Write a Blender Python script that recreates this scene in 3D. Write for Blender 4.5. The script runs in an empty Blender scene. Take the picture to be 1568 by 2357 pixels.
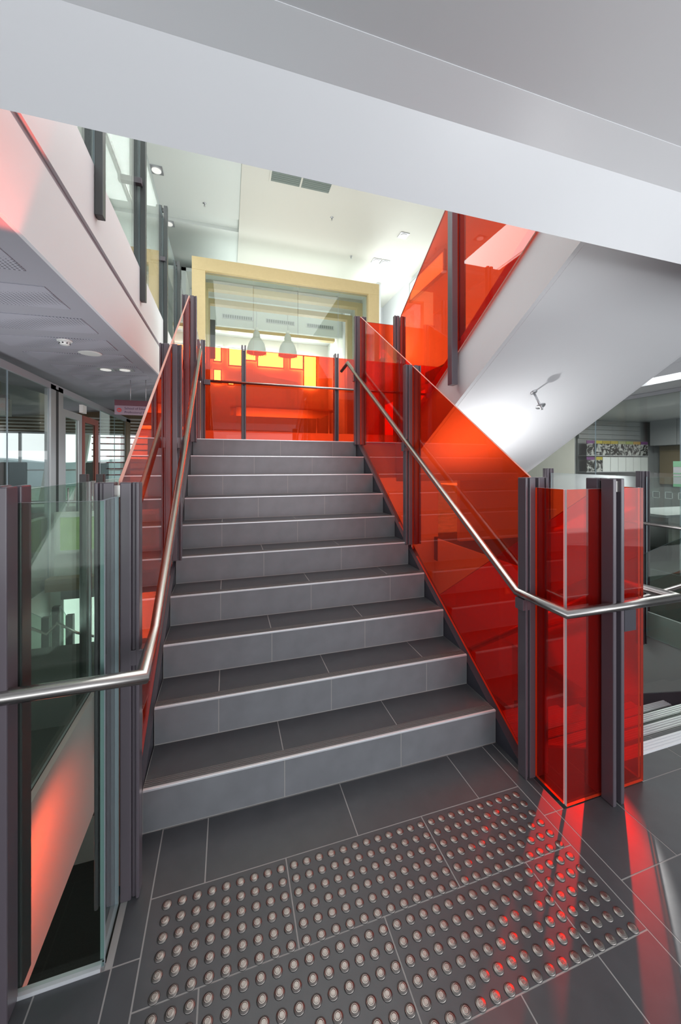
import bpy, bmesh, math, random
from mathutils import Vector, Matrix
random.seed(7)
PI = math.pi
S = bpy.context.scene
C = S.collection
# ------------------------------------------------------------------ camera, world, lights, exposure
CAM = Vector((.345, -1.801, 1.56))
W_, H_ = 1568, 2357
F_ = 878.7
cam = bpy.data.cameras.new('camera')
cam.sensor_fit = 'VERTICAL'
cam.sensor_height = 36
cam.lens = F_ / H_ * 36
cam.shift_x = -(801.3 - W_ / 2) / H_
cam.shift_y = (1071.4 - H_ / 2) / H_
cam.clip_start = .02
camo = bpy.data.objects.new('camera', cam)
camo.location = CAM
camo.rotation_euler = (PI / 2, 0, -.305)
C.objects.link(camo)
S.camera = camo
S.view_settings.view_transform = 'Standard'
S.view_settings.look = 'None'
S.view_settings.exposure = 0.0
S.view_settings.gamma = 1
S.view_settings.use_curve_mapping = False
S.cycles.transparent_max_bounces = 48
S.cycles.max_bounces = 10
S.cycles.sample_clamp_indirect = 6
S.cycles.caustics_reflective = False
S.cycles.caustics_refractive = False

world = bpy.data.worlds.new('sky')
S.world = world
world.use_nodes = True
wn = world.node_tree.nodes
wn['Background'].inputs[0].default_value = (.93, .96, 1, 1)
wn['Background'].inputs[1].default_value = 2.1

def lamp(name, kind, loc, power, aim=None, size=.3, color=(1, 1, 1), spot=None, blend=.6, size_y=None, spec=None):
    d = bpy.data.lights.new(name, kind)
    d.energy = power
    d.color = color
    if kind == 'AREA':
        d.size = size
        if size_y:
            d.shape = 'RECTANGLE'
            d.size_y = size_y
    else:
        d.shadow_soft_size = size
    if kind == 'SPOT':
        d.spot_size = math.radians(spot or 90)
        d.spot_blend = blend
    if spec is not None:
        d.specular_factor = spec
    o = bpy.data.objects.new(name, d)
    o.location = loc
    if aim is not None:
        o.rotation_euler = (Vector(aim) - Vector(loc)).to_track_quat('-Z', 'Y').to_euler()
    C.objects.link(o)
    return o

lamp('guard_glass_spot', 'SPOT', (4.22, 1.35, 1.42), 34, aim=(4.6, 1.78, 1.30), size=.04, spot=130, blend=1)  # added spot that whitens the hazed guard pane
lamp('front_fill', 'AREA', (4.0, -4.9, 1.5), 50, aim=(2.0, 0, 1.4), size=8, size_y=2.6, color=(.93, .97, 1))  # fill from an invented opening behind the viewer, lights risers and ceiling
lamp('near_camera_flash', 'POINT', (2.2, -2.2, 1.75), 30, size=.2, color=(.96, .98, 1))  # stands in for a flash near the camera, shifted to light the bulkhead
lamp('upper_step_fill', 'SPOT', (.9, -.1, 3.7), 110, aim=(.9, 2.0, 1.4), size=.08, spot=32, blend=.7, color=(.97, .98, 1))  # hidden spot added to brighten the upper risers
lamp('stairwell_ceiling_lamp', 'AREA', (1.6, 2.4, 6.12), 100, aim=(1.6, 2.4, 0), size=3.2, size_y=3.2, color=(.97, 1, .99))
lamp('void_red_glow_low', 'SPOT', (-.10, .30, -.12), 26, aim=(-.555, .50, -.62), size=.03, spot=120, blend=.8, color=(1, .07, .015))  # added coloured spot imitating red-glass light on the lower slab edge
lamp('void_red_glow_high', 'SPOT', (-.30, -.10, 1.9), 80, aim=(-.555, .10, 2.80), size=.03, spot=34, blend=.35, color=(1, .12, .08))  # added coloured spot, gives the gallery edge its red-glass tint
lamp('stairwell_wall_washer', 'AREA', (3.9, 7.4, 4.4), 60, aim=(3.9, 6.0, 6.2), size=1.0, color=(.93, 1, .97))
lamp('stairwell_upper_glow', 'AREA', (1.2, 4.9, 3.0), 62, aim=(1.6, 4.4, 6.2), size=1.6, color=(.95, 1, .97))  # unseen upward light added for the high ceiling
lamp('right_corridor_downlight', 'SPOT', (4.76, 1.74, 2.05), 1500, aim=(1.60, -.66, .0), size=.04, spot=8.2, blend=.15, color=(1, .98, .96))
lamp('right_corridor_ceiling_lamp', 'AREA', (6.0, 1.0, 2.75), 45, aim=(6.0, 1.0, 0), size=2.0, color=(.95, .98, 1))
lamp('left_corridor_fill', 'AREA', (-1.15, 1.4, .4), 34, aim=(-1.15, 1.6, 3), size=1.0, color=(.93, .95, 1))  # upward fill added to lift the corridor ceiling, no fitting there
lamp('left_office_lamp', 'AREA', (-3.2, 5.0, 2.55), 24, aim=(-3.2, 5, 0), size=1.4, color=(1, .97, .9))
lamp('right_office_lamp', 'AREA', (8.6, 3.0, 2.62), 150, aim=(8.4, 3, 0), size=1.4, color=(1, .98, .95))
lamp('behind_portal_fill', 'AREA', (1.6, 7.2, 5.62), 20, aim=(1.6, 7.2, 7), size=3.0, size_y=1.5, color=(.93, 1, .98))  # hidden above the portal, added to brighten the ceiling behind it
lamp('meeting_room_fill', 'AREA', (1.6, 9.0, 2.4), 62, aim=(1.6, 8.0, 6), size=2.0, color=(1, .98, .93))  # upward fill added out of sight to light the glazed room
lamp('gallery_ceiling_lamp', 'AREA', (-1.3, 3.6, 6.1), 85, aim=(-1.3, 3.6, 0), size=1.0, size_y=4, color=(.95, 1, .98))
lamp('lower_level_lamp', 'AREA', (-1.1, 3.0, 2.3), 12, aim=(-1.2, 3.6, 0), size=.5, color=(.93, 1, .95))
lamp('lower_stair_lamp', 'AREA', (3.2, 2.9, .7), 14, aim=(3.2, 1.6, -1.6), size=.9, color=(1, 1, 1))
lamp('void_wall_fill', 'AREA', (2.0, 4.5, .3), 60, aim=(2.0, 5.6, 1.6), size=1.6, color=(1, 1, 1))  # added so the wall shows bright through the landing glass
lamp('soffit_glow_spot', 'SPOT', (2.72, 1.25, 1.1), 62, aim=(2.95, 1.6, 1.9), size=.03, spot=130, blend=1, color=(1, 1, 1))  # unseen spot added for the glow on the return flight soffit
lamp('bulkhead_glow_spot', 'SPOT', (2.35, -.22, 1.6), 13, aim=(2.25, -.50, 2.65), size=.04, spot=100, blend=1, color=(1, 1, 1))  # unseen spot added for the glow on the bulkhead

# ------------------------------------------------------------------ materials
def newmat(name):
    m = bpy.data.materials.new(name)
    m.use_nodes = True
    return m, m.node_tree.nodes, m.node_tree.links, m.node_tree.nodes['Principled BSDF']

def mat(name, col, rough=.5, metal=0, noise=0, nscale=8, bump=0, emis=None, spec=None, aniso=0, coat=0):
    m, n, l, b = newmat(name)
    b.inputs['Base Color'].default_value = (*col, 1)
    b.inputs['Roughness'].default_value = rough
    b.inputs['Metallic'].default_value = metal
    if spec is not None:
        b.inputs['Specular IOR Level'].default_value = spec
    if aniso:
        b.inputs['Anisotropic'].default_value = aniso
    if coat:
        b.inputs['Coat Weight'].default_value = coat
        b.inputs['Coat Roughness'].default_value = .15
    if noise or bump:
        tc = n.new('ShaderNodeTexCoord')
        nz = n.new('ShaderNodeTexNoise')
        nz.inputs['Scale'].default_value = nscale
        nz.inputs['Detail'].default_value = 8
        l.new(tc.outputs['Object'], nz.inputs['Vector'])
        if noise:
            mx = n.new('ShaderNodeMix')
            mx.data_type = 'RGBA'
            mx.inputs['A'].default_value = (*[c * (1 - noise) for c in col], 1)
            mx.inputs['B'].default_value = (*[min(1, c * (1 + noise)) for c in col], 1)
            l.new(nz.outputs['Fac'], mx.inputs['Factor'])
            l.new(mx.outputs['Result'], b.inputs['Base Color'])
        if bump:
            bp = n.new('ShaderNodeBump')
            bp.inputs['Strength'].default_value = bump
            bp.inputs['Distance'].default_value = .002
            l.new(nz.outputs['Fac'], bp.inputs['Height'])
            l.new(bp.outputs['Normal'], b.inputs['Normal'])
    if emis:
        b.inputs['Emission Color'].default_value = (*emis[:3], 1)
        b.inputs['Emission Strength'].default_value = emis[3]
    return m

def glassmat(name, tint, refl=1.0, rough=0.0, haze=0, hazecol=(.8, .8, .8)):
    """solid pane: light passes both faces, each face tints by sqrt, plus a fresnel reflection"""
    m, n, l, b = newmat(name)
    n.remove(b)
    out = n['Material Output']
    tr = n.new('ShaderNodeBsdfTransparent')
    tr.inputs[0].default_value = (*[math.sqrt(c) for c in tint], 1)
    gl = n.new('ShaderNodeBsdfGlossy')
    gl.inputs['Roughness'].default_value = rough
    gl.inputs[0].default_value = (1, 1, 1, 1)
    lw = n.new('ShaderNodeLayerWeight')
    lw.inputs['Blend'].default_value = .5
    p = n.new('ShaderNodeMath'); p.operation = 'POWER'; p.inputs[1].default_value = 4.2
    a = n.new('ShaderNodeMath'); a.operation = 'MULTIPLY_ADD'; a.inputs[1].default_value = .95 * refl; a.inputs[2].default_value = .035 * refl
    mx = n.new('ShaderNodeMixShader')
    l.new(lw.outputs['Facing'], p.inputs[0])
    l.new(p.outputs[0], a.inputs[0])
    l.new(a.outputs[0], mx.inputs[0])
    base = tr
    if haze:
        df = n.new('ShaderNodeBsdfDiffuse'); df.inputs[0].default_value = (*hazecol, 1)
        tl = n.new('ShaderNodeBsdfTranslucent'); tl.inputs[0].default_value = (*hazecol, 1)
        m1 = n.new('ShaderNodeMixShader'); m1.inputs[0].default_value = .5
        l.new(df.outputs[0], m1.inputs[1]); l.new(tl.outputs[0], m1.inputs[2])
        m2 = n.new('ShaderNodeMixShader'); m2.inputs[0].default_value = haze
        l.new(tr.outputs[0], m2.inputs[1]); l.new(m1.outputs[0], m2.inputs[2])
        base = m2
    l.new(base.outputs[0], mx.inputs[1])
    l.new(gl.outputs[0], mx.inputs[2])
    l.new(mx.outputs[0], out.inputs['Surface'])
    return m

M = {}
M['white'] = mat('white_paint', (.74, .75, .77), .55, noise=.015, nscale=2)
M['soffit'] = mat('white_soffit_paint', (.78, .79, .81), .38, noise=.02, nscale=1.5, bump=.02)
M['cool'] = mat('pale_wall_paint', (.70, .74, .71), .6)
M['warmwhite'] = mat('warm_wall_paint', (.66, .65, .59), .6)
M['cream'] = mat('cream_wall', (.55, .53, .49), .6)
M['grey'] = mat('grey_wall', (.30, .31, .32), .6)
M['dark'] = mat('dark_void', (.05, .05, .055), .7)
M['tile'] = mat('charcoal_tile', (.062, .064, .070), .36, noise=.22, nscale=14, bump=.15)
M['front_lit_tile'] = mat('charcoal_tile_front_lit', (.19, .195, .21), .42, noise=.2, nscale=9, bump=.15)  # same tile as the floor, colour lightened for front light on risers
M['grout'] = mat('pale_grout', (.33, .32, .31), .8)
M['nosing'] = mat('ribbed_nosing', (.095, .085, .083), .4)
M['alu'] = mat('worn_edge_trim', (.74, .76, .79), .28, metal=.3)  # worn edge, colour lightened to carry the highlight along the nosings
M['steel'] = mat('brushed_steel', (.50, .48, .46), .27, metal=1, noise=.05, nscale=60)
M['stud'] = mat('brushed_stud_steel', (.27, .25, .235), .33, metal=1, aniso=.5)
M['post'] = mat('dark_painted_steel', (.105, .088, .105), .3, coat=.35, bump=.05)
M['postg'] = mat('charcoal_painted_steel', (.045, .05, .05), .38)
M['stringer'] = mat('dark_stringer_steel', (.045, .045, .058), .38)
M['red'] = glassmat('red_orange_glass', (.94, .075, .014), haze=.09, hazecol=(.90, .045, .04))
M['clear'] = glassmat('clear_glass', (.86, .93, .89))
M['green'] = glassmat('greenish_glass', (.62, .74, .66), .42)
M['glare'] = glassmat('glare_hazed_glass', (.8, .85, .84), 1.2, haze=.35, hazecol=(.8, .85, .85))  # clear guard pane, its haze stands in for a bright reflection
M['smoke'] = glassmat('smoky_glass', (.55, .60, .57), .7)
M['edgew'] = mat('pale_glass_edge', (.80, .76, .78), .2)
M['edge'] = mat('glass_edge', (.42, .52, .58), .15, emis=None)
M['rededge'] = mat('red_glass_edge', (.75, .35, .28), .2)
M['carpet'] = mat('green_grey_carpet', (.055, .065, .058), .95, noise=.3, nscale=120)
M['wood'] = mat('blond_timber', (.60, .47, .24), .45, noise=.06, nscale=20)
M['brown'] = mat('brown_timber_panel', (.22, .155, .09), .6)
M['ceil'] = mat('corridor_ceiling', (.36, .36, .40), .7)
M['metalw'] = mat('pale_metal', (.55, .56, .58), .35, metal=.7)
M['black'] = mat('black_plastic', (.02, .02, .022), .5)
M['vent'] = mat('green_grey_vent', (.20, .24, .22), .6)
M['lampwhite'] = mat('lamp_lens', (.9, .9, .9), .3, emis=(1, .98, .9, .45))
M['pendant'] = mat('white_enamel', (.82, .83, .80), .3)
M['window'] = mat('bright_window', (.9, .9, .9), .5, emis=(1, 1, .98, 20))
M['winsoft'] = mat('frosted_daylight', (.9, .9, .9), .5, emis=(.95, 1, 1, 1.6))
M['foliage'] = mat('green_foliage', (.20, .30, .10), .9, noise=.6, nscale=6, emis=(.20, .30, .10, .6))
M['orange'] = mat('orange_lit_patch', (.7, .15, .03), .6)
M['paper'] = mat('white_paper', (.62, .64, .64), .7)
M['greenpaper'] = mat('green_notice_paper', (.30, .62, .38), .7)
M['signpurple'] = mat('sign_maroon', (.12, .03, .05), .5)
M['signlilac'] = mat('sign_lilac', (.30, .22, .28), .5)
M['signred'] = mat('sign_red_ink', (.55, .03, .03), .5)
M['ink'] = mat('sign_dark_ink', (.07, .03, .08), .6)
M['frost'] = mat('frosted_mark', (.55, .6, .58), .6)
M['tan'] = mat('tan_board', (.25, .20, .13), .6)
M['cab'] = mat('grey_cabinet', (.35, .36, .38), .5)

# perforated ceiling panels: rows of small holes
m, n, l, b = newmat('perforated_panel')
tc = n.new('ShaderNodeTexCoord'); vo = n.new('ShaderNodeTexVoronoi')
vo.inputs['Scale'].default_value = 45; vo.inputs['Randomness'].default_value = 0
cr = n.new('ShaderNodeValToRGB'); cr.color_ramp.interpolation = 'CONSTANT'
cr.color_ramp.elements[0].color = (.10, .10, .11, 1); cr.color_ramp.elements[1].position = .28
cr.color_ramp.elements[1].color = (.40, .40, .45, 1)
l.new(tc.outputs['Object'], vo.inputs['Vector']); l.new(vo.outputs['Distance'], cr.inputs[0])
l.new(cr.outputs[0], b.inputs['Base Color']); b.inputs['Roughness'].default_value = .7
M['perf'] = m
# landscape
m, n, l, b = newmat('hazy_landscape')
tc = n.new('ShaderNodeTexCoord'); sp = n.new('ShaderNodeSeparateXYZ'); nz = n.new('ShaderNodeTexNoise')
nz.inputs['Scale'].default_value = .35; nz.inputs['Detail'].default_value = 10
cr = n.new('ShaderNodeValToRGB')
cr.color_ramp.elements[0].color = (.10, .16, .09, 1); cr.color_ramp.elements[0].position = .35
cr.color_ramp.elements[1].color = (.22, .27, .27, 1); cr.color_ramp.elements[1].position = .6
l.new(tc.outputs['Object'], nz.inputs['Vector']); l.new(nz.outputs['Fac'], cr.inputs[0]); l.new(cr.outputs[0], b.inputs['Base Color'])
b.inputs['Roughness'].default_value = 1
M['land'] = m
# striped blind
m, n, l, b = newmat('slatted_blind')
tc = n.new('ShaderNodeTexCoord'); wv = n.new('ShaderNodeTexWave'); wv.bands_direction = 'Z'
wv.inputs['Scale'].default_value = 9
cr = n.new('ShaderNodeValToRGB'); cr.color_ramp.elements[0].color = (.16, .12, .07, 1); cr.color_ramp.elements[1].color = (.45, .42, .34, 1)
cr.color_ramp.elements[0].position = .6; cr.color_ramp.elements[1].position = .9
l.new(tc.outputs['Object'], wv.inputs['Vector']); l.new(wv.outputs['Color'], cr.inputs[0]); l.new(cr.outputs[0], b.inputs['Base Color'])
M['blind'] = m
# magazine covers: dark and pale marks with a coloured head band
def covermat(name, band, seed):
    m, n, l, b = newmat(name)
    tc = n.new('ShaderNodeTexCoord'); mp = n.new('ShaderNodeMapping'); mp.inputs['Location'].default_value = (seed * 3.7, seed, seed * 2.1)
    nz = n.new('ShaderNodeTexNoise'); nz.inputs['Scale'].default_value = 9; nz.inputs['Distortion'].default_value = 1.5
    cr = n.new('ShaderNodeValToRGB'); cr.color_ramp.elements[0].color = (.02, .022, .022, 1); cr.color_ramp.elements[0].position = .45
    cr.color_ramp.elements[1].color = (.45, .46, .45, 1); cr.color_ramp.elements[1].position = .6
    sp = n.new('ShaderNodeSeparateXYZ'); gt = n.new('ShaderNodeMath'); gt.operation = 'GREATER_THAN'; gt.inputs[1].default_value = .27
    mx = n.new('ShaderNodeMix'); mx.data_type = 'RGBA'; mx.inputs['B'].default_value = (*band, 1)
    l.new(tc.outputs['Object'], mp.inputs['Vector']); l.new(mp.outputs[0], nz.inputs['Vector']); l.new(nz.outputs['Fac'], cr.inputs[0])
    l.new(tc.outputs['Object'], sp.inputs[0]); l.new(sp.outputs['Z'], gt.inputs[0]); l.new(gt.outputs[0], mx.inputs['Factor'])
    l.new(cr.outputs[0], mx.inputs['A']); l.new(mx.outputs['Result'], b.inputs['Base Color'])
    return m

# ------------------------------------------------------------------ mesh helpers
class MB:
    def __init__(s):
        s.v = []; s.f = []; s.m = []; s.smooth = []
    def face(s, idx, mi=0, sm=False):
        s.f.append(idx); s.m.append(mi); s.smooth.append(sm)
    def box(s, x0, x1, y0, y1, z0, z1, mi=0, mf=None, mat4=None):
        b = len(s.v)
        P = [(x0, y0, z0), (x1, y0, z0), (x1, y1, z0), (x0, y1, z0), (x0, y0, z1), (x1, y0, z1), (x1, y1, z1), (x0, y1, z1)]
        if mat4 is not None:
            P = [tuple(mat4 @ Vector(p)) for p in P]
        s.v += P
        for k, q in enumerate([(0, 3, 2, 1), (4, 5, 6, 7), (0, 1, 5, 4), (1, 2, 6, 5), (2, 3, 7, 6), (3, 0, 4, 7)]):
            s.face([b + i for i in q], mf[k] if mf else mi)
        return s
    def prism(s, poly, ext, mi=0, mside=None):
        """polygon (list of 3D points) extruded by vector ext"""
        b = len(s.v); k = len(poly); e = Vector(ext)
        s.v += [tuple(p) for p in poly] + [tuple(Vector(p) + e) for p in poly]
        nrm = (Vector(poly[1]) - Vector(poly[0])).cross(Vector(poly[2]) - Vector(poly[1]))
        flip = nrm.dot(e) > 0
        a = list(range(b, b + k)); c = list(range(b + k, b + 2 * k))
        s.face(a[::-1] if flip else a, mi); s.face(c if flip else c[::-1], mi)
        for i in range(k):
            j = (i + 1) % k
            q = [a[i], a[j], c[j], c[i]]
            s.face(q if flip else q[::-1], mi if mside is None else mside)
        return s
    def tube(s, pts, r, n=14, mi=0, caps=True):
        """round tube with mitred joints"""
        P = [Vector(p) for p in pts]
        rings = []
        T = [(P[i + 1] - P[i]).normalized() for i in range(len(P) - 1)]
        up = Vector((0, 0, 1))
        if abs(T[0].dot(up)) > .95: up = Vector((0, 1, 0))
        nv = T[0].cross(up).normalized(); bv = T[0].cross(nv).normalized()
        for i, p in enumerate(P):
            if i == 0: pl = T[0]
            elif i == len(P) - 1: pl = T[-1]
            else: pl = (T[i - 1] + T[i]).normalized()
            t = T[max(0, i - 1)]
            ring = []
            if i == 0:
                base = [nv * math.cos(2 * PI * k / n) * r + bv * math.sin(2 * PI * k / n) * r for k in range(n)]
                ring = [p + o for o in base]
            else:
                prev = rings[-1]
                for q in prev:
                    d = (p - q).dot(pl) / t.dot(pl)
                    ring.append(q + t * d)
            rings.append(ring)
        b = len(s.v)
        for ring in rings: s.v += [tuple(q) for q in ring]
        for i in range(len(P) - 1):
            for k in range(n):
                k2 = (k + 1) % n
                s.face([b + i * n + k, b + i * n + k2, b + (i + 1) * n + k2, b + (i + 1) * n + k], mi, True)
        if caps:
            s.face([b + k for k in range(n)][::-1], mi); s.face([b + (len(P) - 1) * n + k for k in range(n)], mi)
        return s
    def lathe(s, prof, c=(0, 0, 0), n=24, mi=0, sm=True, mat4=None):
        b = len(s.v)
        for (r, z) in prof:
            for k in range(n):
                a = 2 * PI * k / n
                p = Vector((r * math.cos(a), r * math.sin(a), z))
                if mat4 is not None: p = mat4 @ p
                s.v.append(tuple(p + Vector(c)))
        for i in range(len(prof) - 1):
            for k in range(n):
                k2 = (k + 1) % n
                s.face([b + i * n + k, b + i * n + k2, b + (i + 1) * n + k2, b + (i + 1) * n + k], mi, sm)
        s.face([b + (len(prof) - 1) * n + k for k in range(n)], mi); s.face([b + k for k in range(n)][::-1], mi)
        return s
    def mesh(s, name, mats):
        me = bpy.data.meshes.new(name)
        me.from_pydata(s.v, [], s.f)
        for m_ in (mats if isinstance(mats, (list, tuple)) else [mats]):
            me.materials.append(M[m_] if isinstance(m_, str) else m_)
        me.polygons.foreach_set('material_index', s.m)
        me.polygons.foreach_set('use_smooth', s.smooth)
        me.update()
        return me
    def obj(s, name, mats, parent=None, origin=None, bevel=0):
        """link as one object whose origin sits at the shape's base centre"""
        if origin is None:
            xs = [v[0] for v in s.v]; ys = [v[1] for v in s.v]; zs = [v[2] for v in s.v]
            origin = ((min(xs) + max(xs)) / 2, (min(ys) + max(ys)) / 2, min(zs))
        o3 = Vector(origin)
        s.v = [tuple(Vector(v) - o3) for v in s.v]
        o = bpy.data.objects.new(name, s.mesh(name, mats))
        C.objects.link(o)
        if parent is not None:
            o.parent = parent
            o.location = o3 - wloc(parent)
        else:
            o.location = o3
        if bevel:
            md = o.modifiers.new('bevel', 'BEVEL'); md.width = bevel; md.segments = 2; md.limit_method = 'ANGLE'
        return o

def wloc(o):
    v = Vector(o.location)
    while o.parent is not None:
        o = o.parent; v += Vector(o.location)
    return v

def tag(o, label=None, cat=None, group=None, kind=None):
    if label: o['label'] = label
    if cat: o['category'] = cat
    if group: o['group'] = group
    if kind: o['kind'] = kind
    return o

def thing(name, label, cat, loc, group=None):
    o = bpy.data.objects.new(name, None)
    o.empty_display_size = .05
    C.objects.link(o); o.location = loc
    return tag(o, label, cat, group)

def struct(name, mb, mats, label=None, parent=None, cat=None):
    o = mb.obj(name, mats, parent)
    if parent is None:
        tag(o, label, cat, kind='structure')
    return o

# ------------------------------------------------------------------ key dimensions
W, G, R = 1.784, .273, .184           # stair width, going, riser
LAND = 10 * R                          # half landing level
YL = 9 * G                             # landing front edge
def nz(y): return R + y / G * R        # nosing line of the near flight
RX0, RX1 = 2.34, 4.08                  # return and lower flights
VX = 4.65                              # right void edge
LX = -.555                             # left void edge
UP = 3.68
HC = 6.2

# ------------------------------------------------------------------ structure: floor
def tiles(mb, rects, z, gap=.005, mi=0, th=.008):
    for (x0, x1, y0, y1) in rects:
        mb.box(x0 + gap / 2, x1 - gap / 2, y0 + gap / 2, y1 - gap / 2, z - th, z, mi)
def strip(x0, x1, y0, y1, joints):
    xs = [x0] + [j for j in joints if x0 < j < x1] + [x1]
    return [(xs[i], xs[i + 1], y0, y1) for i in range(len(xs) - 1)]
def vstrip(x0, x1, y0, y1, joints):
    ys = [y0] + sorted(j for j in joints if y0 < j < y1) + [y1]
    return [(x0, x1, ys[i], ys[i + 1]) for i in range(len(ys) - 1)]

AX, BX, DY = .081, 1.691, -.279
fl = MB()
rects = []
rects += strip(AX, BX, DY, -.002, [.263, .868, 1.468])
rects += strip(AX, BX, DY - .3, DY, [.565, 1.165])
rects += strip(AX, BX, DY - .6, DY - .3, [.262, .862, 1.462])
rects += strip(AX, BX, DY - 1.2, DY - .6, [.57, 1.17, 1.47])
rects += vstrip(0, AX, DY - 1.2, 0, [-.45, -.75, -1.05])
rects += vstrip(BX, 1.758, DY - 1.2, 0, [-.44, -1.04])
rects += vstrip(1.758, 1.80, -.44, 0, [])
for i in range(7):
    rects += strip(-3.6, 0, -.45 - .3 * (i + 1), -.45 - .3 * i, [-3.2 + .6 * k + .3 * (i % 2) for k in range(7)])
for i in range(7):
    rects += strip(1.758, VX + 3.5, -.44 - .3 * (i + 1), -.44 - .3 * i, [2.06 + .6 * k + .3 * (i % 2) for k in range(12)])
rects += strip(RX0 - .04, RX1, -.44, -.22, [2.66, 3.26, 3.86])
for i in range(6):
    rects += strip(0, 1.758, -1.479 - .3 * (i + 1), -1.479 - .3 * i, [.57 - .3 * (i % 2), 1.17 - .3 * (i % 2)])
for (x0, x1, y0, y1) in rects: pass
tiles(fl, rects, 0.0)
fl.box(-6, 10, -5, -.45, -.40, -.0009, 1)
fl.box(-.02, 1.80, -.45, .0, -.40, -.0009, 1)
fl.box(RX0 - .04, RX1, -.45, -.22, -.40, -.0009, 1)
struct('floor', fl, ['tile', 'grout'], 'charcoal tiled floor at the foot of the stairs')
# floors of the corridors
struct('floor', MB().box(-6, LX, -.45, 2.1, -.80, 0).box(-6, -1.86, 2.1, 8.5, -.8, 0), 'carpet', 'green-grey carpeted corridor floor beyond the left void')
struct('floor', MB().box(VX, 11, -.45, 6, -.5, 0), 'carpet', 'carpeted corridor floor beyond the right void')
struct('floor', MB().box(-9, 12, -3, 12, -3.8, -3.68), 'carpet', 'floor of the lower level')
# white fascias of the floor edges (left and right voids)
struct('trim_1', MB().box(LX, LX + .03, -.4, 2.13, -.80, -.004), 'white', 'white slab edge below the left corridor')
struct('trim_2', MB().box(VX - .03, VX, -.4, 5.4, -1.25, -.004), 'white', 'white slab edge of the right void')
struct('trim_3', MB().box(LX, 0, -.452, -.42, -.4, -.012), 'white', 'slab edge under the left glass screen')

# ceiling, bulkhead and slab over the foot of the stairs
struct('ceiling', MB().box(-7, 10, -5, -.70, 2.886, 3.3), 'white', 'white ceiling above the foot of the stairs')
struct('trim_4', MB().prism([(-7, -.37, 2.65), (-7, -.55, 2.852), (-7, -.702, 2.884), (-7, -.702, 3.2), (-7, -.55, 3.66), (-7, -.37, 3.66)], (17, 0, 0)), 'soffit', 'white bulkhead along the edge of the upper floor')
# right: corridor ceiling
struct('ceiling', MB().box(VX, 11, -.37, 6, 2.88, 3.4).box(VX + 1.2, 11, -.37, 6, 2.66, 2.88), 'white', 'white ceiling over the right corridor')
struct('floor', MB().box(VX, 11, -.37, 6, 3.42, UP), 'carpet', 'upper floor above the right corridor')
# left: gallery fascia, tapered lower edge, with a shadow joint
fa = MB()
zb0, zb1 = 2.61, 2.83
def zbot(y): return zb0 + (y - .137) / 3.95 * .2
fa.prism([(LX, -.38, 3.15), (LX, 7.6, 3.31), (LX, 7.6, 3.68), (LX, -.38, 3.68)], (-.10, 0, 0))
fa.prism([(LX, -.38, zbot(-.38)), (LX, 7.6, zbot(7.6)), (LX, 7.6, 3.28), (LX, -.38, 3.08)], (-.10, 0, 0))
fa.prism([(LX - .02, -.38, 3.0), (LX - .02, 7.6, 3.2), (LX - .02, 7.6, 3.4), (LX - .02, -.38, 3.2)], (-.06, 0, 0), 1)
struct('trim_5', fa, ['white', 'ceil'], 'white edge of the upper gallery with a recessed joint')
struct('floor', MB().box(-4.2, LX - .10, -.37, 8.5, 3.45, UP - .01), 'carpet', 'upper gallery floor')
# corridor ceiling, flat at the glazing, following the fascia at the void
cc = MB()
ys = [-.37 + .25 * i for i in range(36)]
strips = []
for i in range(len(ys) - 1):
    y0, y1 = ys[i], ys[i + 1]
    b = len(cc.v)
    cc.v += [(LX - .02, y0, zbot(y0)), (-4.4, y0, 2.6), (-4.4, y1, 2.6), (LX - .02, y1, zbot(y1))]
    cc.face([b, b + 1, b + 2, b + 3], 0)
b = len(cc.v)
cc.v += [(LX - .02, -.37, 2.95), (-4.4, -.37, 2.95), (-4.4, 8.38, 2.95), (LX - .02, 8.38, 2.95)]
cc.face([b, b + 1, b + 2, b + 3], 0)
struct('ceiling', cc, ['ceil'], 'grey corridor ceiling with perforated strips')
# perforated strips across the corridor ceiling
def ceilz(x, y):
    t = (x - (-4.4)) / (LX - .02 + 4.4)
    return 2.6 + t * (zbot(y) - 2.6)
pf = MB()
for y0 in [.35 + .62 * i for i in range(9)]:
    y1 = y0 + .40
    xa, xb = -1.62, -.72
    b = len(pf.v)
    for z_ in (0, -.006):
        pf.v += [(xa, y0, ceilz(xa, y0) + z_), (xb, y0, ceilz(xb, y0) + z_), (xb, y1, ceilz(xb, y1) + z_), (xa, y1, ceilz(xa, y1) + z_)]
    pf.face([b + 4, b + 7, b + 6, b + 5]); pf.face([b, b + 1, b + 2, b + 3])
    for i in range(4):
        j = (i + 1) % 4
        pf.face([b + i, b + 4 + i, b + 4 + j, b + j])
struct('trim_6', pf, 'perf', 'perforated acoustic strips in the corridor ceiling')

# stairwell ceiling, upper walls
struct('ceiling', MB().box(.55, VX + .1, -.5, 9.2, HC, HC + .3), 'warmwhite', 'high warm white stairwell ceiling')
struct('ceiling', MB().box(-4.2, .55, -.5, 5.74, HC + .03, HC + .3).box(-4.2, .55, 5.74, 6.15, HC + .10, HC + .3).box(-4.2, .55, 6.15, 9.2, HC + .03, HC + .3), 'cool', 'high pale ceiling over the gallery side')
struct('wall_right', MB().box(VX + .03, VX + .2, -.5, 9.2, UP - .3, HC + .2), 'white', 'white upper wall right of the stairwell')
struct('wall_back', MB().box(-4.2, -.31, 8.6, 8.8, 3.45, HC + .2).box(3.52, VX + .1, 8.6, 8.8, 0, HC + .2), 'white', 'white end wall beyond the stairwell')
struct('wall_left', MB().box(-4.2, -4.05, -.37, 9, UP - .1, HC + .2), 'cool', 'gallery side wall')
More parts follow.
